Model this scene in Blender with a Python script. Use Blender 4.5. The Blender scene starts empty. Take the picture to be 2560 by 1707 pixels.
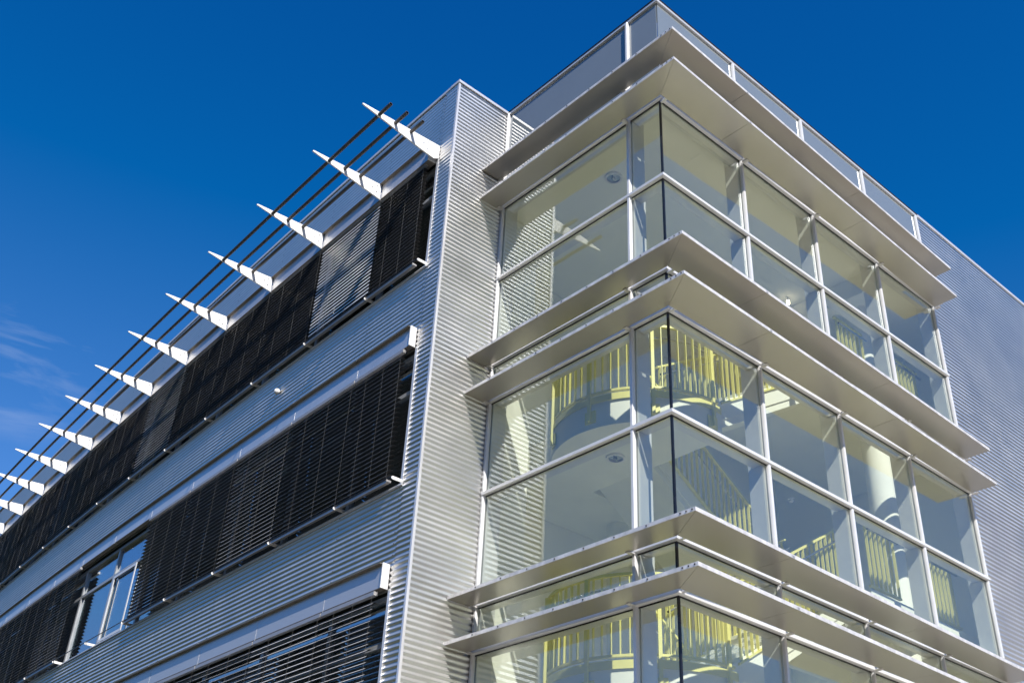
import bpy, math, random
from mathutils import Vector, Matrix

random.seed(7)
sc = bpy.context.scene
COL = sc.collection
R = math.radians
ZO = 12.8          # world height of the tower's top transom above the ground

# ------------------------------------------------------------------ camera
cam_d = bpy.data.cameras.new('camera')
cam = bpy.data.objects.new('camera', cam_d)
COL.objects.link(cam)
cam_d.sensor_width = 36.0
cam_d.lens = 36.0 * 2690.8 / 2560.0
cam_d.clip_start = 0.1
cam_d.clip_end = 6000
RX = Vector((0.74631049, -0.66391946, 0.04723996))
UP = Vector((-0.38878539, -0.37722407, 0.84056405))
FW = Vector((0.54024678, 0.64568797, 0.53964847))
CP = Vector((-8.44452116, -7.14073801, -11.16888541 + ZO))
m = Matrix.Identity(4)
for i in range(3):
    m[i][0], m[i][1], m[i][2], m[i][3] = RX[i], UP[i], -FW[i], CP[i]
cam.matrix_world = m
sc.camera = cam

# ------------------------------------------------------------------ light
TS = Vector((-0.408, -1.07, 1.0)).normalized()      # towards the sun
sun_el = math.asin(TS.z)
sun_az = math.atan2(TS.x, TS.y)
world = bpy.data.worlds.new('World')
sc.world = world
world.use_nodes = True
wn, wl = world.node_tree.nodes, world.node_tree.links
wn.clear()
wout = wn.new('ShaderNodeOutputWorld')
wbg = wn.new('ShaderNodeBackground')
wsky = wn.new('ShaderNodeTexSky')
wsky.sky_type = 'NISHITA'
wsky.sun_disc = False
wsky.sun_elevation = sun_el
wsky.sun_rotation = sun_az
wsky.altitude = 300
wsky.air_density = 1.0
wsky.dust_density = 0.25
wsky.ozone_density = 2.2
wbg.inputs['Strength'].default_value = 0.081
# the deep, polarised blue of the whole sky
wmul = wn.new('ShaderNodeMix'); wmul.data_type = 'RGBA'; wmul.blend_type = 'MULTIPLY'
wmul.inputs[0].default_value = 1.0
wmul.inputs[7].default_value = (1.0, 1.10, 1.42, 1)
wl.new(wsky.outputs[0], wmul.inputs[6])
wsub = wn.new('ShaderNodeVectorMath'); wsub.operation = 'SUBTRACT'
wsub.inputs[1].default_value = (0.80, 0.47, 0.0)
wl.new(wmul.outputs[2], wsub.inputs[0])
wclp = wn.new('ShaderNodeVectorMath'); wclp.operation = 'MAXIMUM'
wclp.inputs[1].default_value = (0.01, 0.05, 0.1)
wl.new(wsub.outputs[0], wclp.inputs[0])
# thin wisps of cirrus
wtc = wn.new('ShaderNodeTexCoord')
wdot = wn.new('ShaderNodeVectorMath'); wdot.operation = 'DOT_PRODUCT'
wdot.inputs[1].default_value = Vector((0.1988, 0.8690, 0.4531)).normalized()
wl.new(wtc.outputs['Generated'], wdot.inputs[0])
wmr = wn.new('ShaderNodeMapRange')
wmr.inputs['From Min'].default_value = 0.9975; wmr.inputs['From Max'].default_value = 1.0
wmr.inputs['To Min'].default_value = 0.0; wmr.inputs['To Max'].default_value = 1.0
wl.new(wdot.outputs['Value'], wmr.inputs['Value'])
wmap = wn.new('ShaderNodeMapping')
wmap.inputs['Rotation'].default_value = (0.25, 0.5, 0.1)
wmap.inputs['Scale'].default_value = (5, 9, 30)
wl.new(wtc.outputs['Generated'], wmap.inputs['Vector'])
wno = wn.new('ShaderNodeTexNoise')
wno.inputs['Scale'].default_value = 1.0
wno.inputs['Detail'].default_value = 6
wno.inputs['Roughness'].default_value = 0.6
wno.inputs['Distortion'].default_value = 0.6
wl.new(wmap.outputs[0], wno.inputs['Vector'])
wmr2 = wn.new('ShaderNodeMapRange')
wmr2.inputs['From Min'].default_value = 0.48; wmr2.inputs['From Max'].default_value = 0.75
wmr2.inputs['To Max'].default_value = 0.25
wl.new(wno.outputs['Fac'], wmr2.inputs['Value'])
wm = wn.new('ShaderNodeMath'); wm.operation = 'MULTIPLY'
wl.new(wmr.outputs[0], wm.inputs[0]); wl.new(wmr2.outputs[0], wm.inputs[1])
wmx = wn.new('ShaderNodeMix'); wmx.data_type = 'RGBA'
wmx.inputs[7].default_value = (6.5, 7.2, 8.5, 1)
wl.new(wm.outputs[0], wmx.inputs[0]); wcap = wn.new('ShaderNodeVectorMath'); wcap.operation = 'MINIMUM'      # caps the sky so its skyline stays dim in the metal's reflections
wcap.inputs[1].default_value = (1.35, 2.9, 6.4)
wl.new(wclp.outputs[0], wcap.inputs[0])
wl.new(wcap.outputs[0], wmx.inputs[6])
wl.new(wmx.outputs[2], wbg.inputs['Color'])
wl.new(wbg.outputs[0], wout.inputs['Surface'])

sun_d = bpy.data.lights.new('sun', 'SUN')
sun_d.energy = 5.0
sun_d.angle = R(0.5)
sun_d.color = (1.0, 0.955, 0.89)
sun = bpy.data.objects.new('sun', sun_d)
COL.objects.link(sun)
sun.location = (-20, -50, 60)
sun.rotation_euler = TS.to_track_quat('Z', 'Y').to_euler()

sc.view_settings.view_transform = 'Standard'
sc.view_settings.look = 'None'
sc.view_settings.gamma = 1.0
sc.view_settings.use_curve_mapping = False
sc.view_settings.exposure = 0.5
sc.cycles.caustics_reflective = False
sc.cycles.caustics_refractive = False
sc.cycles.max_bounces = 14
sc.cycles.diffuse_bounces = 6
sc.cycles.glossy_bounces = 5
sc.cycles.transparent_max_bounces = 28
sc.cycles.sample_clamp_indirect = 4.0
sc.cycles.use_denoising = True

# ------------------------------------------------------------------ materials
def material(name):
    mt = bpy.data.materials.new(name)
    mt.use_nodes = True
    nt = mt.node_tree
    b = nt.nodes['Principled BSDF']
    return mt, nt, b

def noise_col(nt, b, base, amt, scale, stretch=(1, 1, 1), rough=None, bump=0.0, detail=5):
    """base colour broken up by dirt-like noise, roughness too"""
    tc = nt.nodes.new('ShaderNodeTexCoord')
    mp = nt.nodes.new('ShaderNodeMapping')
    mp.inputs['Scale'].default_value = stretch
    nt.links.new(tc.outputs['Object'], mp.inputs['Vector'])
    # break the likeness of copies
    oi = nt.nodes.new('ShaderNodeObjectInfo')
    ad = nt.nodes.new('ShaderNodeVectorMath'); ad.operation = 'ADD'
    sc_ = nt.nodes.new('ShaderNodeMath'); sc_.operation = 'MULTIPLY'; sc_.inputs[1].default_value = 40
    nt.links.new(oi.outputs['Random'], sc_.inputs[0])
    nt.links.new(mp.outputs[0], ad.inputs[0]); nt.links.new(sc_.outputs[0], ad.inputs[1])
    no = nt.nodes.new('ShaderNodeTexNoise')
    no.inputs['Scale'].default_value = scale
    no.inputs['Detail'].default_value = detail
    no.inputs['Roughness'].default_value = 0.62
    nt.links.new(ad.outputs[0], no.inputs['Vector'])
    rp = nt.nodes.new('ShaderNodeValToRGB')
    rp.color_ramp.elements[0].position = 0.3
    rp.color_ramp.elements[1].position = 0.72
    d = [max(0, c * (1 - amt)) for c in base]
    l = [min(1, c * (1 + amt * 0.5)) for c in base]
    rp.color_ramp.elements[0].color = (*d, 1)
    rp.color_ramp.elements[1].color = (*l, 1)
    nt.links.new(no.outputs['Fac'], rp.inputs[0])
    nt.links.new(rp.outputs[0], b.inputs['Base Color'])
    if rough:
        mr = nt.nodes.new('ShaderNodeMapRange')
        mr.inputs['To Min'].default_value = rough[0]; mr.inputs['To Max'].default_value = rough[1]
        nt.links.new(no.outputs['Fac'], mr.inputs['Value'])
        nt.links.new(mr.outputs[0], b.inputs['Roughness'])
    if bump:
        bp = nt.nodes.new('ShaderNodeBump')
        bp.inputs['Strength'].default_value = bump
        bp.inputs['Distance'].default_value = 0.01
        nt.links.new(no.outputs['Fac'], bp.inputs['Height'])
        nt.links.new(bp.outputs[0], b.inputs['Normal'])

def simple(name, col, rough=0.5, metal=0.0, amt=0.08, scale=3.0, stretch=(1, 1, 1), spec=0.5, bump=0.0):
    mt, nt, b = material(name)
    b.inputs['Metallic'].default_value = metal
    b.inputs['Specular IOR Level'].default_value = spec
    noise_col(nt, b, col, amt, scale, stretch, (max(0.02, rough - 0.07), rough + 0.09), bump)
    return mt

def glass(name, tint, f0, rough=0.0):
    """window pane: tinted transparency plus a mirror share that rises towards grazing view"""
    mt = bpy.data.materials.new(name); mt.use_nodes = True
    nt = mt.node_tree; nt.nodes.clear()
    out = nt.nodes.new('ShaderNodeOutputMaterial')
    tr = nt.nodes.new('ShaderNodeBsdfTransparent'); tr.inputs[0].default_value = (*tint, 1)
    gl = nt.nodes.new('ShaderNodeBsdfGlossy'); gl.inputs['Roughness'].default_value = rough
    gl.inputs[0].default_value = (0.93, 0.97, 1.0, 1)
    ge = nt.nodes.new('ShaderNodeNewGeometry')
    # slight waviness of toughened panes
    tc = nt.nodes.new('ShaderNodeTexCoord')
    no = nt.nodes.new('ShaderNodeTexNoise'); no.inputs['Scale'].default_value = 1.1; no.inputs['Detail'].default_value = 1
    nt.links.new(tc.outputs['Object'], no.inputs['Vector'])
    bp = nt.nodes.new('ShaderNodeBump'); bp.inputs['Strength'].default_value = 0.12; bp.inputs['Distance'].default_value = 0.02
    nt.links.new(no.outputs['Fac'], bp.inputs['Height'])
    nt.links.new(bp.outputs[0], gl.inputs['Normal'])
    dt = nt.nodes.new('ShaderNodeVectorMath'); dt.operation = 'DOT_PRODUCT'
    nt.links.new(ge.outputs['Incoming'], dt.inputs[0]); nt.links.new(ge.outputs['True Normal'], dt.inputs[1])
    ab = nt.nodes.new('ShaderNodeMath'); ab.operation = 'ABSOLUTE'
    nt.links.new(dt.outputs['Value'], ab.inputs[0])
    om = nt.nodes.new('ShaderNodeMath'); om.operation = 'SUBTRACT'; om.inputs[0].default_value = 1.0
    nt.links.new(ab.outputs[0], om.inputs[1])
    pw = nt.nodes.new('ShaderNodeMath'); pw.operation = 'POWER'; pw.inputs[1].default_value = 5.0
    nt.links.new(om.outputs[0], pw.inputs[0])
    ml = nt.nodes.new('ShaderNodeMath'); ml.operation = 'MULTIPLY_ADD'
    ml.inputs[1].default_value = 1 - f0; ml.inputs[2].default_value = f0
    nt.links.new(pw.outputs[0], ml.inputs[0])
    mx = nt.nodes.new('ShaderNodeMixShader')
    nt.links.new(ml.outputs[0], mx.inputs[0])
    nt.links.new(tr.outputs[0], mx.inputs[1]); nt.links.new(gl.outputs[0], mx.inputs[2])
    nt.links.new(mx.outputs[0], out.inputs['Surface'])
    return mt

def sheet_grain(mt, an):
    # rolled sheet: the gloss spreads along the ribs
    nt = mt.node_tree; b = nt.nodes['Principled BSDF']
    b.inputs['Anisotropic'].default_value = an
    vt = nt.nodes.new('ShaderNodeVectorTransform'); vt.vector_type = 'VECTOR'
    vt.convert_from = 'OBJECT'; vt.convert_to = 'WORLD'
    vt.inputs[0].default_value = (1, 0, 0)
    nt.links.new(vt.outputs[0], b.inputs['Tangent'])

M = {}
M['sheet'] = simple('corrugated_aluminium', (0.76, 0.75, 0.735), 0.335, 0.97, 0.06, 1.3, (1, 1, 1))
sheet_grain(M['sheet'], 0.64)
M['trim'] = simple('silver_trim', (0.74, 0.735, 0.74), 0.33, 0.45, 0.05, 3)
M['frame'] = simple('window_frame_aluminium', (0.76, 0.755, 0.75), 0.33, 0.25, 0.06, 5)
M['white'] = simple('white_powder_coat', (0.80, 0.79, 0.78), 0.42, 0.0, 0.04, 4)
M['soffit'] = simple('brushed_soffit', (0.52, 0.485, 0.43), 0.30, 0.62, 0.05, 0.8, (1, 1, 1))
M['edge'] = simple('weathered_edge', (0.76, 0.74, 0.72), 0.45, 0.35, 0.28, 9, (1, 1, 1))
M['fascia'] = simple('fascia_silver', (0.70, 0.70, 0.705), 0.42, 0.75, 0.06, 2)
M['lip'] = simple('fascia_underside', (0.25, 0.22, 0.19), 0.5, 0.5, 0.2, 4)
M['tube'] = simple('galvanised_tube', (0.10, 0.092, 0.085), 0.45, 0.6, 0.25, 6)
M['slat'] = simple('blind_slat', (0.78, 0.78, 0.79), 0.36, 0.35, 0.06, 5)
M['slat_shade'] = simple('shaded_slat_underside', (0.03, 0.029, 0.028), 0.4, 0.3, 0.06, 5)  # shade under the slats, painted in as a near-black underside colour
M['cord'] = simple('blind_cord', (0.11, 0.11, 0.11), 0.6, 0.0, 0.1, 5)
M['rail'] = simple('blind_rail', (0.42, 0.41, 0.41), 0.4, 0.5, 0.1, 5)
M['black'] = simple('black_seal', (0.012, 0.012, 0.014), 0.25, 0.0, 0.1, 5)
M['dark'] = simple('grey_window_frame', (0.42, 0.43, 0.44), 0.4, 0.4, 0.1, 5)
M['wall'] = simple('white_plaster', (0.93, 0.925, 0.855), 0.85, 0.0, 0.03, 1.2, spec=0.2)
M['conc'] = simple('painted_concrete', (0.88, 0.88, 0.80), 0.8, 0.0, 0.05, 2.0, spec=0.2)
M['yellow'] = simple('yellow_paint', (0.86, 0.80, 0.28), 0.38, 0.0, 0.05, 6)
M['steel'] = simple('stainless_steel', (0.6, 0.6, 0.6), 0.22, 1.0, 0.05, 6)
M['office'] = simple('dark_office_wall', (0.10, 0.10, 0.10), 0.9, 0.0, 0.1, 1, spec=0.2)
M['ground'] = simple('pale_paving', (0.50, 0.455, 0.39), 0.85, 0.0, 0.12, 0.3, spec=0.2)
M['grass'] = simple('dark_turf', (0.045, 0.055, 0.028), 0.9, 0.0, 0.4, 0.12, spec=0.2)
M['roof'] = simple('roof_membrane', (0.3, 0.3, 0.3), 0.9, 0.0, 0.1, 1, spec=0.2)
M['pane'] = glass('clear_glass', (0.965, 0.985, 0.95), 0.115)
M['wpane'] = glass('window_glass', (0.66, 0.74, 0.76), 0.38)
M['leaf'] = simple('wood_foliage', (0.045, 0.062, 0.024), 0.8, 0.0, 0.5, 0.5, spec=0.2)
M['lens'] = simple('lamp_reflector', (0.75, 0.75, 0.75), 0.12, 1.0, 0.1, 20)
mt, nt, b = material('enamelled_spandrel_glass')
noise_col(nt, b, (0.20, 0.225, 0.235), 0.05, 0.8, (1, 1, 1), (0.03, 0.06))
b.inputs['Specular IOR Level'].default_value = 0.9
b.inputs['IOR'].default_value = 1.55
b.inputs['Coat Weight'].default_value = 1.0
b.inputs['Coat Roughness'].default_value = 0.01
M['spandrel'] = mt
mt, nt, b = material('lit_bulb')
b.inputs['Emission Color'].default_value = (1.0, 0.86, 0.6, 1)
b.inputs['Emission Strength'].default_value = 9.0
M['bulb'] = mt
# perforated fascia metal: rows of tiny round holes
mt, nt, b = material('perforated_fascia')
b.inputs['Metallic'].default_value = 0.6
b.inputs['Roughness'].default_value = 0.38
tc = nt.nodes.new('ShaderNodeTexCoord')
vo = nt.nodes.new('ShaderNodeTexVoronoi'); vo.inputs['Scale'].default_value = 60.0
vo.inputs['Randomness'].default_value = 0.0
nt.links.new(tc.outputs['Object'], vo.inputs['Vector'])
rp = nt.nodes.new('ShaderNodeValToRGB')
rp.color_ramp.interpolation = 'LINEAR'
rp.color_ramp.elements[0].position = 0.22; rp.color_ramp.elements[0].color = (0.10, 0.10, 0.11, 1)
rp.color_ramp.elements[1].position = 0.34; rp.color_ramp.elements[1].color = (0.60, 0.595, 0.60, 1)
nt.links.new(vo.outputs['Distance'], rp.inputs[0]); nt.links.new(rp.outputs[0], b.inputs['Base Color'])
M['perf'] = mt

# ------------------------------------------------------------------ helpers
class MB:
    def __init__(s): s.v = []; s.f = []
    def add(s, vs, fs):
        o = len(s.v); s.v += [tuple(v) for v in vs]; s.f += [tuple(i + o for i in f) for f in fs]; return s
    def box(s, x0, x1, y0, y1, z0, z1):
        vs = [(x, y, z) for z in (z0, z1) for y in (y0, y1) for x in (x0, x1)]
        return s.add(vs, [(0, 2, 3, 1), (4, 5, 7, 6), (0, 1, 5, 4), (2, 6, 7, 3), (0, 4, 6, 2), (1, 3, 7, 5)])
    def prism(s, poly, a, b_, mapf):
        """poly in 2D swept from a to b_; mapf(p, q, t) -> xyz"""
        n = len(poly)
        vs = [mapf(p, q, a) for p, q in poly] + [mapf(p, q, b_) for p, q in poly]
        fs = [tuple(range(n)), tuple(range(2 * n - 1, n - 1, -1))]
        fs += [(i, i + n, (i + 1) % n + n, (i + 1) % n) for i in range(n)]
        return s.add(vs, fs)
    def tube(s, a, b_, r, n=12, r_in=None, cap=True):
        a = Vector(a); b_ = Vector(b_); d = (b_ - a).normalized()
        u = d.orthogonal().normalized(); w = d.cross(u)
        ring = lambda c, rr: [c + (u * math.cos(2 * math.pi * i / n) + w * math.sin(2 * math.pi * i / n)) * rr for i in range(n)]
        if r_in is None:
            vs = ring(a, r) + ring(b_, r)
            fs = [(i, (i + 1) % n, (i + 1) % n + n, i + n) for i in range(n)]
            if cap: fs += [tuple(range(n - 1, -1, -1)), tuple(range(n, 2 * n))]
            return s.add(vs, fs)
        vs = ring(a, r) + ring(b_, r) + ring(a, r_in) + ring(b_, r_in)
        fs = []
        for i in range(n):
            j = (i + 1) % n
            fs += [(i, j, j + n, i + n), (i + 2 * n, i + 3 * n, j + 3 * n, j + 2 * n),
                   (i, i + 2 * n, j + 2 * n, j), (i + n, j + n, j + 3 * n, i + 3 * n)]
        return s.add(vs, fs)
    def sweep(s, path, w, h, side=None):
        """rectangular bar of width w (horizontal) and height h (vertical) along a path"""
        n = len(path); P = [Vector(p) for p in path]; vs = []
        for i, p in enumerate(P):
            d = (P[min(i + 1, n - 1)] - P[max(i - 1, 0)]); hd = Vector((d.x, d.y, 0))
            hd.normalize()
            nn = Vector((-hd.y, hd.x, 0))
            for a, b_ in ((-.5, -.5), (.5, -.5), (.5, .5), (-.5, .5)):
                vs.append(p + nn * w * a + Vector((0, 0, h * b_)))
        fs = [(3, 2, 1, 0), tuple(4 * (n - 1) + k for k in range(4))]
        for i in range(n - 1):
            for k in range(4):
                fs.append((4 * i + k, 4 * i + (k + 1) % 4, 4 * i + 4 + (k + 1) % 4, 4 * i + 4 + k))
        return s.add(vs, fs)

def link(name, mb, mat, parent=None, smooth=False, base=None):
    """one mesh object; its origin goes to the middle of its own foot"""
    xs = [v[0] for v in mb.v]; ys = [v[1] for v in mb.v]; zs = [v[2] for v in mb.v]
    c = base or ((min(xs) + max(xs)) / 2, (min(ys) + max(ys)) / 2, min(zs))
    me = bpy.data.meshes.new(name)
    me.from_pydata([(v[0] - c[0], v[1] - c[1], v[2] - c[2]) for v in mb.v], [], mb.f)
    me.validate(); me.update()
    # outward normals
    import bmesh
    bm = bmesh.new(); bm.from_mesh(me); bmesh.ops.recalc_face_normals(bm, faces=bm.faces); bm.to_mesh(me); bm.free()
    me.materials.append(M[mat] if isinstance(mat, str) else mat)
    if smooth:
        me.polygons.foreach_set('use_smooth', [True] * len(me.polygons))
        try: me.set_sharp_from_angle(angle=R(38))
        except Exception: pass
    o = bpy.data.objects.new(name, me)
    COL.objects.link(o)
    o.location = c
    if parent: o.parent = parent
    return o

def thing(name, label, cat, loc, rz=0.0, group=None):
    o = bpy.data.objects.new(name, None)
    o.empty_display_size = 0.3
    COL.objects.link(o)
    o.location = loc; o.rotation_euler = (0, 0, rz)
    o['label'] = label; o['category'] = cat
    if group: o['group'] = group
    return o

def local(root):
    """mesh maker for parts given in tower coordinates (z measured from the top transom)"""
    rl = Vector(root.location)
    def f(name, mb, mat, parent=None, smooth=False):
        off = Vector((0, 0, ZO)) - rl
        if parent is not None and parent is not root:
            off = off - Vector(parent.location)
        mb.v = [(v[0] + off.x, v[1] + off.y, v[2] + off.z) for v in mb.v]
        return link(name, mb, mat, parent or root, smooth)
    return f

def tree(o):
    r = [o]
    for c in o.children: r += tree(c)
    return r

def copy_tree(o, parent=None, loc=None, rz=None):
    c = o.copy(); COL.objects.link(c)
    c.parent = parent
    if loc is not None: c.location = loc
    if rz is not None: c.rotation_euler[2] = rz
    for ch in list(o.children): copy_tree(ch, c)
    return c

# ------------------------------------------------------------------ setting
g = MB().box(-1500, 1500, -1500, 1500, -0.5, 0.0)
go = link('ground', g, 'grass'); go['kind'] = 'structure'
pv = link('pavement', MB().box(-9.5, 70, -36, 5, 0.0, 0.12), 'ground'); pv['kind'] = 'structure'

# unseen far-off wood, added round the site to darken what the metal mirrors
def added_woodland():
    import bmesh
    rnd = random.Random(3)
    bm = bmesh.new(); bmesh.ops.create_icosphere(bm, subdivisions=2, radius=1.0)
    base = [v.co.copy() for v in bm.verts]; faces = [[v.index for v in f.verts] for f in bm.faces]; bm.free()
    mb = MB()
    for i in range(150):
        a = 2 * math.pi * (i + rnd.random()) / 150
        rr = rnd.uniform(62, 84); hh = rnd.uniform(9, 16)
        cx, cy = 3 + rr * math.cos(a), 8 + rr * math.sin(a)
        mb.tube((cx, cy, 0), (cx, cy, hh * .5), rnd.uniform(.18, .35), 7)
        for j in range(6):
            ox, oy = rnd.uniform(-2.6, 2.6), rnd.uniform(-2.6, 2.6)
            oz = hh * rnd.uniform(.35, .82); rd = hh * rnd.uniform(.16, .27)
            ph = [rnd.uniform(0, 6) for _ in range(3)]
            vs = []
            for c in base:
                k = 1 + .22 * math.sin(5 * c.x + ph[0]) * math.sin(6 * c.y + ph[1]) + .16 * math.sin(9 * c.z + ph[2]) + rnd.uniform(-.09, .09)
                vs.append((cx + ox + c.x * rd * k, cy + oy + c.y * rd * k, oz + c.z * rd * k * .9))
            mb.add(vs, faces)
    o = link('added_woodland', mb, 'leaf'); o['kind'] = 'stuff'
    o['label'] = 'unseen far-off wood added round the site to darken reflections'; o['category'] = 'trees'
added_woodland()

# ------------------------------------------------------------------ dimensions
W = [0.0, 1.785, 3.584, 5.382, 7.163]      # mullions of the right face, along x
N1, D = 0.585, 3.372                        # mullion and end of the left face, along y
XR = -1.09                                  # plane of the office facade at its corner
ZT = [0.0, -1.44, -2.995, -3.6, -5.04, -6.595, -7.2, -8.64]   # transoms
ZP = 2.10
ZB = -10.6
PITCH = 0.0775

# ------------------------------------------------------------------ glazed stair tower
tower = thing('glazed_stair_tower', 'glass corner stair tower with flat metal canopies between the corrugated walls', 'building', (3.5, 2.2, 0))
T = local(tower)

def cap_poly(w, d):
    return [(-w / 2, 0), (-w / 2, d * .55), (-w * .33, d), (w * .33, d), (w / 2, d * .55), (w / 2, 0)]

# transoms: they turn the corner with a mitre
for i, z in enumerate(ZT):
    hw = 0.062
    mb = MB()
    pr = cap_poly(hw, 0.055)
    # right arm, then left arm
    n = len(pr)
    vs = [(-q - .004, -q - .004, z + p) for p, q in pr] + [(W[4] + .03, -q - .004, z + p) for p, q in pr]
    fs = [tuple(range(n - 1, -1, -1)), tuple(range(n, 2 * n))] + [(k, (k + 1) % n, (k + 1) % n + n, k + n) for k in range(n)]
    mb.add(vs, fs)
    T('transom', mb, 'frame', smooth=True)
    mb = MB()
    vs = [(-q - .004, -q - .0045, z + p) for p, q in pr] + [(-q - .004, D - .01, z + p) for p, q in pr]
    mb.add(vs, fs)
    T('transom', mb, 'frame', smooth=True)
    # inner depth of the transom, behind the glass
    mb = MB()
    for a, b_ in zip(W[:-1], W[1:]):
        mb.box(a + (.035 if a else .1905), b_ - .035, 0.03, 0.19, z - .022, z + .022)
    T('transom_core', mb, 'frame')
    mb = MB().box(0.03, 0.19, 0.03, N1 - .035, z - .022, z + .022).box(0.03, 0.19, N1 + .035, D - .03, z - .022, z + .022)
    T('transom_core', mb, 'frame')
    # black seal below each transom
    mb = MB().box(-.012, W[4], -.0115, -.002, z - .047, z - .031).box(-.0117, -.002, -.012, D - .02, z - .0472, z - .0312)
    T('seal', mb, 'black')

# mullions
for x in W[1:]:
    mb = MB().prism(cap_poly(0.056, 0.048), ZB, ZP - .0625, lambda p, q, t, x=x: (x + p, -q * .8 - .003, t))
    T('mullion', mb, 'frame', smooth=True)
    T('mullion_core', MB().box(x - .028, x + .028, .025, .27, ZB, ZP - .05), 'frame')
for y in (N1, D - .03):
    mb = MB().prism(cap_poly(0.056, 0.048), ZB, ZP - .0625, lambda p, q, t, y=y: (-q - .003, y + p, t))
    T('mullion', mb, 'frame', smooth=True)
    T('mullion_core', MB().box(.025, .27, y - .028, y + .028, ZB, ZP - .05), 'frame')
# glass-to-glass corner: black joint
T('corner_joint', MB().box(-.009, .017, -.009, .017, ZB, 0.06), 'black')

# panes
def panes(mat, z0, z1, nm='pane'):
    for a, b_ in zip(W[:-1], W[1:]):
        T(nm, MB().box(a + (.0175 if a == 0 else .026), b_ - .026, 0.0, 0.012, z0, z1), mat)
    T(nm, MB().box(0.0, 0.012, .0175, N1 - .026, z0, z1), mat)
    T(nm, MB().box(0.0, 0.012, N1 + .026, D - .056, z0, z1), mat)
zs_ = [0.10] + ZT[0:]
for zt, zb in zip(zs_[:-1], zs_[1:]):
    if zt - zb < 0.2:
        panes('pane', zb + .026, zt)
    else:
        panes('pane', zb + .026, zt - .026)
panes('pane', ZB, ZT[-1] - .026)
panes('spandrel', 0.104, ZP - .05, 'parapet_panel')
# parapet cap
mb = MB().box(-.034, W[4] + .06, -.034, .25, ZP - .062, ZP - .012)
T('parapet_cap', mb, 'trim')
T('parapet_cap', MB().box(-.0338, .25, .251, D - .002, ZP - .0622, ZP - .0122), 'trim')
T('cap_seal', MB().box(-.044, W[4] + .06, -.044, .26, ZP - .011, ZP + .004), 'black')
T('cap_seal', MB().box(-.0438, .26, .261, D - .002, ZP - .0112, ZP + .0038), 'black')

# canopies: a flat blade round the corner, in panels, with a bright edge
zc = [0.516, -0.078, -3.055, -3.647, -6.627, -7.213, -10.2]
Q0, Q1, PL, WE, GI = 0.672, 0.486, 0.482, 7.11, 0.124
for k, z in enumerate(zc):
    can = T('canopy', MB().box(-.02, .02, -.14, -.02, z + .004, z + .03), 'trim')
    can['label'] = ['topmost canopy just below the parapet', 'second canopy from the top', 'third canopy from the top',
                    'fourth canopy from the top', 'fifth canopy from the top', 'sixth canopy from the top', 'lowest canopy'][k]
    def qy(x): return Q0 + (Q1 - Q0) * (x / WE)
    cuts = [0, 1.19, 4.2, WE]
    t = .034
    for a, b_ in zip(cuts[:-1], cuts[1:]):
        xo0 = -PL if a == 0 else a + .0025; xi0 = -GI if a == 0 else a + .0025
        xo1 = b_ - .0025; xi1 = b_ - .0025 if b_ < WE else b_
        pts = [(xo0, -(Q0 if a == 0 else qy(a))), (xo1, -qy(b_)), (xi1, -GI + (.05 if b_ == WE else 0)), (xi0, -GI)]
        if a == 0: pts[0] = (xo0 + .003, pts[0][1]); pts[3] = (xi0 + .003, pts[3][1])
        T('soffit_panel', MB().prism(pts, z, z + t, lambda p, q, s: (p, q, s)), 'soffit', can)
    pts = [(-PL, -Q0 + .003), (-GI, -GI + .003), (-GI + .01, D - .004), (-PL + .012, D - .004)]
    T('soffit_panel', MB().prism(pts, z, z + t, lambda p, q, s: (p, q, s)), 'soffit', can)
    # edge trims standing 8 mm proud of the blade
    e0, e1 = z + .002, z + t + .012
    ed = [(-PL - .010, -Q0 - .010), (WE + .002, -Q1 - .010), (WE + .002, -Q1 - .0005), (-PL - .0005, -Q0 - .0005)]
    T('edge_trim', MB().prism(ed, e0, e1, lambda p, q, s: (p, q, s)), 'edge', can)
    ed = [(-PL - .010, -Q0 - .0095), (-PL - .0005, -Q0), (-PL + .0115, D - .004), (-PL + .002, D - .004)]
    T('edge_trim', MB().prism(ed, e0, e1, lambda p, q, s: (p, q, s)), 'edge', can)
    mb = MB()
    yy = -Q0 + .03
    while yy < D - .1:
        xx = -PL - .012 + .012 * (yy + Q0) / (D + Q0)
        mb.tube((xx, yy, z + .024), (xx - .006, yy, z + .024), .009, 6)
        yy += .47 if yy > -.5 else .08
    rv = T('rivets', mb, 'black', can); rv['kind'] = 'stuff'
    for x in W[1:]:
        mb = MB()
        mb.box(x - .012, x + .012, -.21, -.052, z + .0345, z + .075).box(x - .03, x + .03, -.15, -.053, z - .012, z - .0005)
        T('bracket', mb, 'edge', can)
    for y in (N1, D - .06):
        mb = MB()
        mb.box(-.21, -.052, y - .012, y + .012, z + .0345, z + .075).box(-.15, -.053, y - .03, y + .03, z - .0121, z - .0005)
        T('bracket', mb, 'edge', can)

# interior: walls, slabs, column
X2, Y2 = 8.6, 4.6
T('interior_wall', MB().box(.3, X2, Y2, Y2 + .2, ZB, .1), 'wall')
T('interior_wall', MB().box(X2, X2 + .2, .05, Y2 + .2, ZB, .1), 'wall')
T('interior_wall', MB().box(-.05, .3, D + .14, Y2 + .2, ZB, .1), 'wall')
T('interior_wall', MB().box(.02, .9, D + .14, D + .3, ZB, .1), 'wall')
T('interior_wall', MB().box(W[4] + .1, X2, .16, .3, ZB, .1), 'wall')
T('roof_slab', MB().box(.03, X2, .035, Y2, .102, .5), 'wall')
T('roof', MB().box(.26, X2 + .2, .26, Y2 + .2, 1.6, 1.7), 'roof')
T('beam', MB().box(5.6, 5.9, .3, Y2 - .02, -.28, .1), 'wall')
T('floor', MB().box(.3, X2, .31, Y2, -11.4, -11.08), 'conc')
CX, CY, RAD = 1.90, 2.15, 1.32
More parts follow.
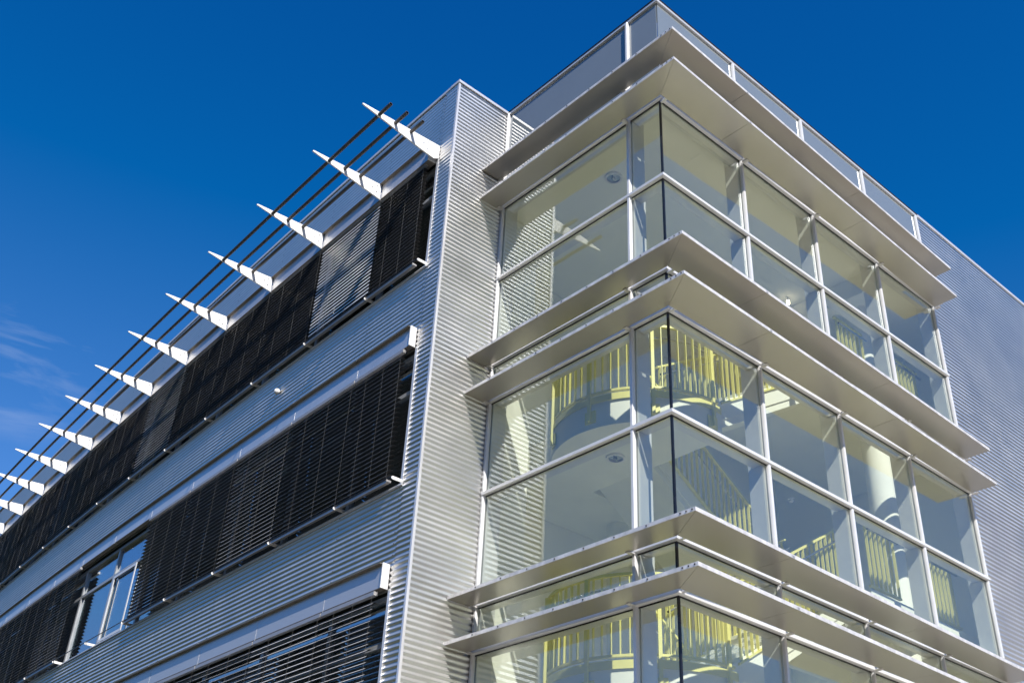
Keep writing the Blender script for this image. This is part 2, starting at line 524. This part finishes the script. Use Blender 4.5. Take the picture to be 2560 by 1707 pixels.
def arc(a0, a1, r, n, z):
    return [(CX + r * math.cos(R(a0 + (a1 - a0) * i / n)), CY + r * math.sin(R(a0 + (a1 - a0) * i / n)), z) for i in range(n + 1)]
FL = [-3.86, -7.46, -11.06 + .9]
for fz in FL[:2]:
    pts = [(p[0], p[1]) for p in arc(-85, -226, RAD, 40, 0)]
    pts = pts + [(pts[-1][0], 3.45), (pts[-1][0] - .3, Y2 - .01), (3.4, Y2 - .01), (3.4, 3.3), (2.02, 3.3)]
    T('landing_slab', MB().prism(pts, fz - .46, fz, lambda p, q, s: (p, q, s)), 'conc', smooth=True)
    T('rear_slab', MB().box(3.402, X2 - .01, 3.3, Y2 - .01, fz - .46, fz), 'conc')
for fz in (-3.86, -7.46, -11.06):
    T('half_landing', MB().box(4.9, X2 - .01, .62, 3.28, fz + 1.8 - .24, fz + 1.8), 'conc')
T('column', MB().tube((6.5, 1.12, ZB), (6.5, 1.12, .1), .22, 40), 'wall', smooth=True)
T('column', MB().tube((3.2, 3.9, ZB), (3.2, 3.9, .1), .18, 32), 'wall', smooth=True)

# ------------------------------------------------------------------ staircases
def flight(root, x0, z0, x1, z1, y0, y1, n):
    L = local(root)
    dx = (x1 - x0) / n; dz = (z1 - z0) / n
    for i in range(n):
        xa, xb = x0 + dx * i, x0 + dx * (i + 1)
        za = z0 + dz * (i + 1) if dz > 0 else z0 + dz * i
        L('step', MB().box(min(xa, xb) + .002, max(xa, xb) - .002, y0 + .03, y1 - .03, za - .05, za), 'conc')
    th = .26
    pl = [(x0, z0 + .02), (x1, z1 + .02), (x1, z1 - th), (x0, z0 - th)]
    L('waist_slab', MB().prism([(a, c - (.06 if 1 else 0)) for a, c in pl], y0 + .01, y1 - .01, lambda p, q, s: (p, s, q)), 'conc')
    L('stringer', MB().prism([(x0, z0 + .10), (x1, z1 + .10), (x1, z1 - .2), (x0, z0 - .2)], y0 - .012, y0 + .009, lambda p, q, s: (p, s, q)), 'conc')

ST = [(-3.86, True, False, 'topmost white stair flight rising to the half landing behind the upper glazing'),
      (-7.46, True, True, 'white two flight staircase behind the middle storey glass'),
      (-11.06, True, True, 'white two flight staircase behind the lowest glass storey')]
for fz, f1, f2, lab in ST:
    st = thing('staircase', lab, 'staircase', (3.4, 2.0, fz + ZO), group='staircases inside the glass tower')
    if f1: flight(st, 1.95, fz, 4.9, fz + 1.8, .90, 1.98, 11)
    if f2: flight(st, 4.9, fz + 1.8, 1.95, fz + 3.6, 2.14, 3.24, 11)

# ------------------------------------------------------------------ yellow railings
def railing(path, label, posts=(), base=True, drop=0.0, spacing=.118, group='yellow stair railings'):
    """path: list of floor points (x,y,z); bars stand between base rail and top rail"""
    P = [Vector(p) for p in path]
    rt = thing('stair_railing', label, 'railing', (P[0].x, P[0].y, P[0].z + ZO), group=group)
    L = local(rt)
    Hh = 1.05
    L('top_rail', MB().sweep([p + Vector((0, 0, Hh)) for p in P], .045, .035), 'yellow')
    L('base_rail', MB().sweep([p + Vector((0, 0, .06)) for p in P], .045, .03), 'yellow')
    # tubular handrail on the inner side
    mb = MB()
    q = []
    for i, p in enumerate(P):
        d = P[min(i + 1, len(P) - 1)] - P[max(i - 1, 0)]
        nn = Vector((d.y, -d.x, 0)).normalized()
        q.append(p + nn * .075 + Vector((0, 0, .9)))
    for a, b_ in zip(q[:-1], q[1:]): mb.tube(a, b_, .017, 8, cap=False)
    L('handrail', mb, 'steel', smooth=True)
    # bars
    acc = 0.0; nxt = .06
    for a, b_ in zip(P[:-1], P[1:]):
        ln = (b_ - a).length
        hl = Vector((b_.x - a.x, b_.y - a.y, 0)).length
        d = (b_ - a) / ln
        hd = Vector((d.x, d.y, 0)).normalized(); nn = Vector((-hd.y, hd.x, 0))
        while nxt <= acc + hl:
            p = a + (b_ - a) * ((nxt - acc) / hl)
            mb = MB()
            c0, c1 = p.z + .076, p.z + Hh - .018
            vs = []
            for zz in (c0, c1):
                for s1, s2 in ((-1, -1), (1, -1), (1, 1), (-1, 1)):
                    v = p + hd * .005 * s1 + nn * .021 * s2
                    vs.append((v.x, v.y, zz))
            mb.add(vs, [(3, 2, 1, 0), (4, 5, 6, 7), (0, 1, 5, 4), (1, 2, 6, 5), (2, 3, 7, 6), (3, 0, 4, 7)])
            L('baluster', mb, 'yellow')
            nxt += spacing
        acc += hl
    for (x, y, z, ax, ay) in posts:
        out = Vector((ax, ay, 0)).normalized(); sd = Vector((-out.y, out.x, 0))
        mb = MB(); vs = []
        c = Vector((x, y, 0)) + out * .045
        for zz in (z - .36, z + Hh - .018):
            for s1, s2 in ((-1, -1), (1, -1), (1, 1), (-1, 1)):
                v = c + sd * .022 * s1 + out * .02 * s2
                vs.append((v.x, v.y, zz))
        mb.add(vs, [(3, 2, 1, 0), (4, 5, 6, 7), (0, 1, 5, 4), (1, 2, 6, 5), (2, 3, 7, 6), (3, 0, 4, 7)])
        po = L('post', mb, 'yellow')
        mb = MB(); vs = []
        for zz in (z - .38, z - .20):
            for s1, s2 in ((-1, 0), (1, 0), (1, 1), (-1, 1)):
                v = Vector((x, y, 0)) + sd * .085 * s1 + out * (.006 + .018 * s2)
                vs.append((v.x, v.y, zz))
        mb.add(vs, [(3, 2, 1, 0), (4, 5, 6, 7), (0, 1, 5, 4), (1, 2, 6, 5), (2, 3, 7, 6), (3, 0, 4, 7)])
        L('mounting_plate', mb, 'yellow', po)
    return rt, L

for fz, lab in ((-3.86, 'curved yellow gallery railing behind the middle glass storey at the corner'),
                (-7.46, 'curved yellow gallery railing behind the lowest glass storey at the corner')):
    angs = (-94, -132, -170, -208)
    posts = [(CX + RAD * math.cos(R(a)), CY + RAD * math.sin(R(a)), fz, math.cos(R(a)), math.sin(R(a))) for a in angs]
    rt, L = railing([(x, y, z) for x, y, z in arc(-88, -226, RAD - .0, 34, fz)], lab, posts)
    L('kick_strip', MB().sweep(arc(-86, -226, RAD + .022, 40, fz - .045), .012, .10), 'yellow', smooth=True)
for fz, two, nm in ((-3.86, False, 'topmost storey'), (-7.46, True, 'middle glass storey'), (-11.06, True, 'lowest glass storey')):
    railing([(2.1, .88, fz + .09), (4.88, .88, fz + 1.79)], 'sloping yellow railing on the front of the lower flight in the ' + nm)
    railing([(2.0, 1.95, fz + .09), (4.86, 1.95, fz + 1.83)], 'sloping yellow railing on the inner side of the lower flight in the ' + nm)
    if two:
        railing([(4.85, 2.10, fz + 1.85), (1.98, 2.10, fz + 3.6)], 'sloping yellow railing on the upper flight in the ' + nm)
    railing([(4.93, .64, fz + 1.8), (5.72, .64, fz + 1.8)], 'short yellow railing left of the round column in the ' + nm)
    railing([(6.60, .66, fz + 1.8), (7.45, .66, fz + 1.8)], 'short yellow railing right of the round column in the ' + nm)

# ------------------------------------------------------------------ ceiling fittings
def downlight(x, y, z, label):
    d = thing('downlight', label, 'ceiling lamp', (x, y, z + ZO - .03), group='round recessed downlights')
    L = local(d)
    L('trim_ring', MB().tube((x, y, z - .03), (x, y, z - .001), .135, 32, .105), 'white', smooth=True)
    L('reflector', MB().tube((x, y, z - .012), (x, y, z - .002), .104, 28), 'lens', smooth=True)
    L('lamp', MB().tube((x - .03, y, z - .03), (x + .04, y + .02, z - .03), .018, 10), 'steel', smooth=True)
downlight(.80, 1.67, .102, 'round downlight in the ceiling of the topmost storey')
downlight(1.418, 2.246, -4.32, 'round downlight in the curved soffit of the middle storey')
sd = thing('smoke_detector', 'small white smoke detector on the soffit behind the second middle pane', 'detector', (5.9, 2.45, -3.40 + ZO))
# hangs from the flight's soffit
L = local(sd)
zz = -3.40
L('base', MB().tube((5.9, 2.45, zz), (5.9, 2.45, zz + .02), .06, 24), 'white', smooth=True)
L('head', MB().tube((5.9, 2.45, zz - .04), (5.9, 2.45, zz - .001), .04, 24), 'white', smooth=True)
wlp = thing('pendant_bulb', 'small lit bulb seen through the second pane of the topmost storey', 'lamp', (5.41, 1.7, -.25 + ZO))
L = local(wlp)
L('bulb', MB().tube((5.30, 1.7, -.05), (5.30, 1.7, .02), .028, 12), 'bulb', smooth=True)
L('socket', MB().tube((5.30, 1.7, .021), (5.30, 1.7, .101), .022, 12), 'white', smooth=True)

# ------------------------------------------------------------------ corrugated sheets
def corrugated(length, height, depth=.0095, k=8, t=.0):
    """sheet in its own frame: x along, z up, ridges stand towards -y"""
    mb = MB(); n = int(round(height / PITCH * k))
    vs = []
    for i in range(n + 1):
        z = i * PITCH / k
        if z > height: z = height
        ph = 2 * math.pi * (i / k)
        y = -depth * (1 + math.cos(ph))
        vs += [(0, y, z), (length, y, z)]
    fs = [(2 * i, 2 * i + 1, 2 * i + 3, 2 * i + 2) for i in range(n)]
    mb.add(vs, fs)
    # back skin 12 mm behind, so the sheet is a closed body
    b0 = len(mb.v)
    mb.v += [(0, .012, 0), (length, .012, 0), (length, .012, height), (0, .012, height)]
    mb.f += [(b0, b0 + 3, b0 + 2, b0 + 1)]
    return mb

def raw(name, mb, mat, parent, loc, rz=0.0, smooth=False, mesh=None):
    """part whose local frame is kept; loc is in the parent's frame"""
    if mesh is None:
        me = bpy.data.meshes.new(name)
        me.from_pydata(mb.v, [], mb.f); me.validate(); me.update()
        me.materials.append(M[mat])
        if smooth: me.polygons.foreach_set('use_smooth', [True] * len(me.polygons))
    else: me = mesh
    o = bpy.data.objects.new(name, me); COL.objects.link(o)
    o.parent = parent; o.location = loc; o.rotation_euler = (0, 0, rz)
    return o

# ------------------------------------------------------------------ office wing, gently curved in plan
def fx(y):
    t = y - 3.4
    return XR + .0176 * t + .00121 * t * t
YK = [5.18 + 1.86 * k for k in range(16)]
KN = len(YK) - 1
wing = thing('corrugated_office_wing', 'silver corrugated office wing with dark window bands, left of the glass tower', 'building', (2.0, 16, 0))
WL = Vector(wing.location)
def wloc(x, y, z): return (x - WL.x, y - WL.y, z + ZO - WL.z)
def frame(k):
    """foot point, rotation and length of facade module k (-1 is the short one by the corner).
    In the module frame x runs along the facade away from the corner and -y... outward is +y"""
    if k == -1: y0, y1 = 3.72, 5.18
    else: y0, y1 = YK[k], YK[k + 1]
    a = Vector((fx(y0), y0)); b_ = Vector((fx(y1), y1)); d = b_ - a
    return a, math.atan2(d.y, d.x), d.length
ROWS = [(0.59, -1.535), (-2.98, -5.13), (-6.58, -8.73)]     # window openings: top, foot
BANDS = [(ZP - .06, 0.60), (-1.535, -2.98), (-5.13, -6.58), (-8.73, -10.6)]

def flip(mb):           # module frames have the outside on +y
    mb.v = [(x, -y, z) for x, y, z in mb.v]; mb.f = [f[::-1] for f in mb.f]; return mb

cache = {}
def part(name, key, make, mat, loc, rz, smooth=False, parent=None):
    if key not in cache:
        mb = make()
        me = bpy.data.meshes.new(name)
        me.from_pydata(mb.v, [], mb.f); me.validate(); me.update()
        import bmesh
        bm = bmesh.new(); bm.from_mesh(me); bmesh.ops.recalc_face_normals(bm, faces=bm.faces); bm.to_mesh(me); bm.free()
        me.materials.append(M[mat])
        if smooth:
            me.polygons.foreach_set('use_smooth', [True] * len(me.polygons))
            try: me.set_sharp_from_angle(angle=R(50))
            except Exception: pass
        cache[key] = me
    o = bpy.data.objects.new(name, cache[key]); COL.objects.link(o)
    o.parent = parent or wing
    o.location = loc; o.rotation_euler = (0, 0, rz)
    return o

def sheet_mesh(length, height): return lambda: flip(corrugated(length - .001, height))
def screw_mesh(height):
    def f():
        mb = MB(); i = 0
        z = 0.0
        while z < height - .01:
            for dx in (.05,):
                mb.tube((dx, .019, z + 0.0), (dx, .0235, z + 0.0), .007, 6)
            z += PITCH * 2
        return mb
    return f
def soff(L_, yy, zz, h): pass

for k in range(-1, KN):
    a, rz, ln = frame(k)
    lk = round(ln, 2) if k == -1 else 1.86
    for bi, (zt, zb) in enumerate(BANDS):
        part('corrugated_sheet', ('cs', lk, bi), sheet_mesh(ln + .004 if k >= 0 else ln, zt - zb), 'sheet', wloc(a.x, a.y, zb), rz, True)
        s = part('screws', ('scr', bi), screw_mesh(zt - zb), 'tube', wloc(a.x, a.y, zb), rz)
        s['kind'] = 'stuff'
    for ri, (zt, zb) in enumerate(ROWS):
        # window unit, set 9 cm back
        Lw = ln
        def frame_make(Lw=Lw, zt=zt, zb=zb):
            mb = MB(); H = zt - zb
            mb.box(0, .055, -.13, -.05, 0, H).box(Lw - .03, Lw + .024, -.13, -.0505, 0, H)
            mb.box(.055, Lw - .03, -.13, -.05, 0, .07).box(.055, Lw - .03, -.13, -.05, H - .06, H)
            mb.box(.055, Lw - .03, -.13, -.05, H - .66, H - .60)
            return mb
        wf = part('window', ('wf', lk), frame_make, 'dark', wloc(a.x, a.y, zb), rz)
        def sub(nm, key, mk, mat):
            o = part(nm, key, mk, mat, (0, 0, 0), 0, parent=wf); return o
        H = zt - zb
        sub('pane', ('wp1', lk), lambda Lw=Lw, H=H: MB().box(.055, Lw - .03, -.10, -.088, .07, H - .66), 'wpane')
        sub('pane', ('wp2', lk), lambda Lw=Lw, H=H: MB().box(.055, Lw - .03, -.10, -.088, H - .60, H - .06), 'wpane')
        sub('sill', ('ws', lk), lambda Lw=Lw: MB().box(0.002, Lw - .002, -.05, .045, -.022, -.002), 'trim')
        # fascia box over the row
        fo = .20 if ri == 0 else .15
        ft = .86 if ri == 0 else (-2.65 - 3.6 * (ri - 1))
        fh = .30
        y0 = .09 if k == -1 else .0
        mt_ = 'fascia' if ri < 2 else 'perf'
        fb = part('fascia_box', ('fb', lk, fo, ri == 2), lambda y0=y0, Lw=Lw, fo=fo: MB().box(y0 + .002, Lw - .002, .03, fo - .046, .0, .298), mt_, wloc(a.x, a.y, ft - fh), rz)
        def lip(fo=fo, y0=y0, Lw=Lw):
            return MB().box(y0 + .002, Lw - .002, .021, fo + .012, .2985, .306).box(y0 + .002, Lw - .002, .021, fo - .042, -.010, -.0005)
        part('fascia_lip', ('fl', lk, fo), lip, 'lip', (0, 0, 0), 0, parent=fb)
        if k == -1:
            part('end_plate', ('ep', fo), lambda fo=fo: MB().box(.072, .0895, .022, fo - .02, -.016, .312), 'white', (0, 0, 0), 0, parent=fb)
        else:
            part('joint_clip', ('jc', fo), lambda fo=fo: MB().box(-.007, .007, .022, fo + .016, .3065, .311).box(-.007, .007, .03, fo - .035, -.0155, -.0105).box(-.0015, .0015, fo - .0455, fo - .0435, .0, .298), 'trim', (0, 0, 0), 0, parent=fb)

# white casement leaf in the open bay of the middle row
a, rz, ln = frame(4)
def leaf():
    mb = MB(); w0, w1, h0, h1 = .62, 1.80, .09, 1.46
    mb.box(w0, w0 + .05, -.05, -.035, h0, h1).box(w1 - .05, w1, -.05, -.035, h0, h1)
    mb.box(w0 + .05, w1 - .05, -.05, -.035, h0, h0 + .05).box(w0 + .05, w1 - .05, -.05, -.035, h1 - .05, h1)
    return mb
part('casement', ('leaf',), leaf, 'frame', wloc(a.x, a.y, -5.13), rz)

# corner strips beside the window bands
a0 = Vector((fx(3.4), 3.385)); 
part('corrugated_sheet', ('cstrip',), lambda: flip(corrugated(.322, ZP - .06 - ZB)), 'sheet', wloc(XR, 3.392, ZB), R(90), True)
for zt, zb in ROWS:
    part('jamb', ('jamb', zt - zb), lambda h=zt - zb: MB().box(-.05, .0, -.13, .028, 0, h), 'trim', wloc(fx(3.72) , 3.765, zb), frame(-1)[1])
    part('jamb_face', ('jambf', zt - zb), lambda h=zt - zb: MB().box(.0005, .045, -.12, .0015, 0, h), 'black', wloc(fx(3.72), 3.765, zb), frame(-1)[1])
# sunlit end wall
part('corrugated_sheet', ('ret',), lambda: corrugated(-XR - .01, ZP - .06 - ZB), 'sheet', wloc(XR + .012, D + .010, ZB), 0, True)
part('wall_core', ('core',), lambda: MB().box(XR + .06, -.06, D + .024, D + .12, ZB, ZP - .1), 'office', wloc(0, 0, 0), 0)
part('corner_trim', ('ctrim',), lambda: MB().box(XR - .022, XR + .016, D - .016, D + .022, ZB, ZP - .05), 'trim', wloc(0, 0, 0), 0)
# roof edge
part('roof_cap', ('cap_r',), lambda: MB().box(XR - .035, -.002, D - .035, D + .2, ZP - .05, ZP), 'trim', wloc(0, 0, 0), 0)
for k in range(-1, KN):
    a, rz, ln = frame(k)
    s = -.15 if k == -1 else .0
    part('roof_cap', ('cap', round(ln, 2)), lambda s=s, ln=ln: MB().box(s, ln - .001, -.3, .033, -.05, -.0005), 'trim', wloc(a.x, a.y, ZP), rz)
# structure behind
for z in (0.62, -2.95, -6.55, -10.4):
    hh = 1.2
    pts = [(fx(3.56) + .2, 3.56)] + [(fx(y) + .2, y) for y in YK] + [(12, YK[-1]), (12, 4.95), (.5, 4.95), (-.12, 4.6), (-.12, 3.56)]
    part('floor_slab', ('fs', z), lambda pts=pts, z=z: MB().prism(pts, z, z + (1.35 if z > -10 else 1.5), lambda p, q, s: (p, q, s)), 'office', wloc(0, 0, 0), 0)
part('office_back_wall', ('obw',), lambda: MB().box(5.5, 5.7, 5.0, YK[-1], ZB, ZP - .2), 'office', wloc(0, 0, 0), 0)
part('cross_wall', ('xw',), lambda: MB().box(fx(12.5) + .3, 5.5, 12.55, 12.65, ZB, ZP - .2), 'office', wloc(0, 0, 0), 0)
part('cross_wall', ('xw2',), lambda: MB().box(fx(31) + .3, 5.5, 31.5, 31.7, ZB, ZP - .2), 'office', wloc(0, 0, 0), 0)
# base storeys under the frame
part('base_wall', ('bw1',), lambda: MB().box(XR + .05, 12, D + .05, YK[-1], -ZO + .001, ZB - .001), 'fascia', wloc(0, 0, 0), 0)
T('base_wall', MB().box(.05, X2, .05, D, -ZO + .001, ZB - .002), 'fascia')

# rails and guide arms along each row: the thin rod runs on through the open bay
for ri, (zt, zb) in enumerate(ROWS):
    for k in range(-1, KN):
        a, rz, ln = frame(k)
        part('guard_rod', ('rod', round(ln, 2)), lambda ln=ln: MB().tube((0.06 if ln < 1.6 else 0, .165, 0), (ln, .165, 0), .009, 8), 'black', wloc(a.x, a.y, zb + .075), rz, True)
        def arm():
            return MB().prism([(-.03, -.022), (.17, -.024), (.185, -.012), (.185, .010), (.17, .022), (-.03, .022)], -.006, .006, lambda p, q, s: (s, p, q))
        ob = part('guide_arm', ('arm',), arm, 'white', wloc(a.x, a.y, zb + .045), rz)
        if k == -1: ob.location = Vector(ob.location) + Vector((0, .03, 0))

# ------------------------------------------------------------------ sun screen: fins and tubes
scr = thing('sun_screen', 'white blade fins carrying three dark tubes above the top window row against the sky', 'sun shade', (fx(16) - .8, 16, .9 + ZO - .4))
SL = Vector(scr.location)
def sloc(x, y, z): return (x - SL.x, y - SL.y, z + ZO - SL.z)
def fin_mesh(s0):
    def f():
        top = [(s0, .865), (1.50, .812), (1.527, .800)]
        botm = [(1.52, .786), (1.0, .695), (.45, .595), (.12, .545), (s0, .548 if s0 > .1 else .60)]
        return MB().prism(top + botm, -.011, .011, lambda p, q, s: (s, p, q))
    return f
FY = [3.73] + [5.18 + 1.86 * k for k in range(0, 15)]
for i, y in enumerate(FY):
    d = (fx(y + .5) - fx(y - .5))
    rz = math.atan2(1, d)
    s0 = .024 if i == 0 else .172
    fo = part('fin', ('fin', s0), fin_mesh(s0), 'white', sloc(fx(y), y, 0), rz, parent=scr)
for i, y in enumerate(FY):
    d = (fx(y + .5) - fx(y - .5)); n = Vector((-1, d)).normalized(); t = Vector((-n.y, n.x))
    if t.y > 0: t = -t
    for sb, zb2 in ((.26, .66), (.26, .80), (.34, .73)):
        p = Vector((fx(y), y)) + n * sb
        part('bolt', ('bolt', round(sb, 2), i), lambda t=t: MB().tube((t.x * .0112, t.y * .0112, 0), (t.x * .019, t.y * .019, 0), .011, 6), 'steel', sloc(p.x, p.y, zb2), 0, parent=scr)
for s, z in ((1.21, .762), (.905, .784), (.60, .800)):
    y = 3.40; pts = []
    ys = [3.40] + FY[0:]
    for y in ys:
        d = (fx(y + .5) - fx(y - .5)); n = Vector((-1, d)).normalized()
        pts.append(Vector((fx(y) + n.x * s, y + n.y * s - (0), z)))
    for j, (p, q) in enumerate(zip(pts[:-1], pts[1:])):
        mb = MB().tube((p.x, p.y, p.z), (q.x, q.y, q.z), .030, 14, .024)
        o = link('tube', MB().add([(v[0] - SL.x, v[1] - SL.y, v[2] + ZO - SL.z) for v in mb.v], mb.f), 'tube', scr, True)

# ------------------------------------------------------------------ venetian blinds
ROWNAME = ['top', 'middle', 'bottom']
ORD = ['first', 'second', 'third', 'fourth', 'fifth', 'sixth', 'seventh', 'eighth', 'ninth', 'tenth', 'eleventh', 'twelfth', 'thirteenth', 'fourteenth', 'fifteenth']
def slat_mesh(w, tilt, key, mat):
    kk = ('slat', w, key)
    if kk in cache: return cache[kk]
    mb = MB(); n = 6; hw = .040
    c, s = math.cos(tilt), math.sin(tilt)
    top = []; 
    for i in range(n + 1):
        u = -hw + 2 * hw * i / n
        h = .0105 * (1 - (u / hw) ** 2)
        top.append((u * c - h * s, u * s + h * c))
    for (yy, zz) in top: mb.v += [(0, yy, zz), (w, yy, zz)]
    m0 = len(mb.v)
    for (yy, zz) in top: mb.v += [(0, yy + .0006 * s, zz - .0012 * c), (w, yy + .0006 * s, zz - .0012 * c)]
    for i in range(n):
        mb.f.append((2 * i, 2 * i + 1, 2 * i + 3, 2 * i + 2))
        mb.f.append((m0 + 2 * i, m0 + 2 * i + 2, m0 + 2 * i + 3, m0 + 2 * i + 1))
    mb.f.append((0, m0, m0 + 1, 1)); e = 2 * n
    mb.f.append((e, e + 1, m0 + e + 1, m0 + e))
    me = bpy.data.meshes.new('slat'); me.from_pydata(mb.v, [], mb.f); me.validate(); me.update()
    me.materials.append(M[mat]); me.materials.append(M['slat_shade'])
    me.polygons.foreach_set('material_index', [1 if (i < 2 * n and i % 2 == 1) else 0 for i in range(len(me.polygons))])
    me.polygons.foreach_set('use_smooth', [True] * len(me.polygons))
    try: me.set_sharp_from_angle(angle=R(40))
    except Exception: pass
    cache[kk] = me
    return me

def blind(ri, k, tilt_deg, mat, look):
    a, rz, ln = frame(k)
    zt, zb = ROWS[ri]
    OFF = .105
    x0 = .20 if k == -1 else .012
    w = round(ln - x0 - .012, 3)
    nrm = Vector((-math.sin(rz), math.cos(rz)))
    zf = zb + .055
    base = Vector((a.x + math.cos(rz) * x0 + nrm.x * OFF, a.y + math.sin(rz) * x0 + nrm.y * OFF, zf + ZO))
    bl = thing('venetian_blind', f'{look} venetian blind, {ORD[k + 1]} from the building corner in the {ROWNAME[ri]} window row', 'blind', base, rz,
               'venetian blinds along the office windows')
    H = (zt - zb) - .07
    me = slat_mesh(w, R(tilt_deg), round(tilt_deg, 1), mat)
    n = int((H - .10) / .0735)
    for i in range(n):
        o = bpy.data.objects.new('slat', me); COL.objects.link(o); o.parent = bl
        o.location = (random.uniform(-.003, .003), 0, .10 + i * .0735)
        o.rotation_euler = (random.uniform(-.02, .02), random.uniform(-.0008, .0008), 0)
    part('bottom_rail', ('brail', w), lambda: MB().box(0, w, -.03, .045, 0, .028).box(0, w, .0455, .052, -.03, .034), 'rail', (0, 0, 0), 0, parent=bl)
    part('head_rail', ('hrail', w), lambda: MB().box(0, w, -.03, .03, 0, .05), 'rail', (0, 0, H - .04), 0, parent=bl)
    for xx in (.02, w * .36, w * .72):
        part('cord', ('cord', round(H, 2)), lambda: MB().tube((0, .041, .03), (0, .041, H - .04), .0013, 4), 'cord', (xx, 0, 0), 0, parent=bl)
    return bl

# which way each blind is turned (degrees; + closes it towards the sky, bright; - shows its underside with shade painted in)
TOP = {-1: (0, 0), 0: (-60, 1), 1: (4, 0), 2: (6, 0), 3: (2, 0), 4: (-44, 1), 5: (4, 0), 6: (0, 0), 7: (-34, 0),
       8: (4, 0), 9: (-10, 0), 10: (-36, 0), 11: (4, 0), 12: (2, 0)}
MID = {-1: (-12, 1), 0: (-19, 1), 1: (-28, 1), 2: (-14, 1), 3: (-8, 0), 6: (-26, 1), 7: (-11, 1), 8: (-22, 1), 9: (-5, 0)}
BOT = {-1: (-20, 1), 0: (-25, 1), 1: (-17, 1), 2: (-14, 1), 3: (-15, 1)}
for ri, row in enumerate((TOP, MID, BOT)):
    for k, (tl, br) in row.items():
        look = 'bright closed silver' if tl < -40 else ('silver half turned' if br and tl < -9 else ('silver open' if br else 'dark shaded open'))
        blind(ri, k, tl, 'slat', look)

# ------------------------------------------------------------------ small white spot on the facade
a, rz, ln = frame(1)
y = 8.0
sp = thing('wall_sensor', 'small white weather sensor on the corrugated band under the top window row', 'sensor', (fx(y) - .02, y, -1.98 + ZO), rz)
def rawp(nm, mb, mat): return link(nm, mb, mat, sp, True)
rawp('mounting_plate', MB().tube((0, 0, 0), (0, .015, 0), .035, 12), 'white')
mb = MB(); prof = [(.052, .015), (.052, .04), (.045, .062), (.030, .078), (.012, .085)]
for j, (rr, yy) in enumerate(prof):
    mb.v += [(rr * math.cos(2 * math.pi * i / 16), yy, rr * math.sin(2 * math.pi * i / 16)) for i in range(16)]
    if j: mb.f += [((j - 1) * 16 + i, (j - 1) * 16 + (i + 1) % 16, j * 16 + (i + 1) % 16, j * 16 + i) for i in range(16)]
mb.f += [tuple(range(16)), tuple(range(64, 80))]
rawp('housing', mb, 'white')
rawp('cable', MB().tube((.0, .02, .0), (.14, .012, -.08), .006, 6), 'white')

# ------------------------------------------------------------------ right hand wing
side = thing('corrugated_side_wing', 'grey corrugated metal wall running away to the right of the glass tower', 'building', (16, 4, 0))
SD = Vector(side.location)
x0 = W[4] + .06
for j in range(8):
    L0 = 5.4
    part('corrugated_sheet', ('side', 0), lambda: corrugated(5.402, ZP - .06 - ZB), 'sheet', (x0 + j * L0 - SD.x, -.004 - SD.y, ZB + ZO), 0, True, parent=side)
part('roof_cap', ('sidecap',), lambda: MB().box(x0, x0 + 43, -.045, .35, ZP - .06, ZP - .0), 'trim', (-SD.x, -SD.y, ZO), 0, parent=side)
part('wall_core', ('sidecore',), lambda: MB().box(x0 + 1.5, x0 + 43, .012, 12, -ZO + .002, ZP - .1), 'fascia', (-SD.x, -SD.y, ZO), 0, parent=side)
part('wall_core', ('sidecore2',), lambda: MB().box(x0, x0 + 1.45, .012, .12, ZB, ZP - .1), 'fascia', (-SD.x, -SD.y, ZO), 0, parent=side)
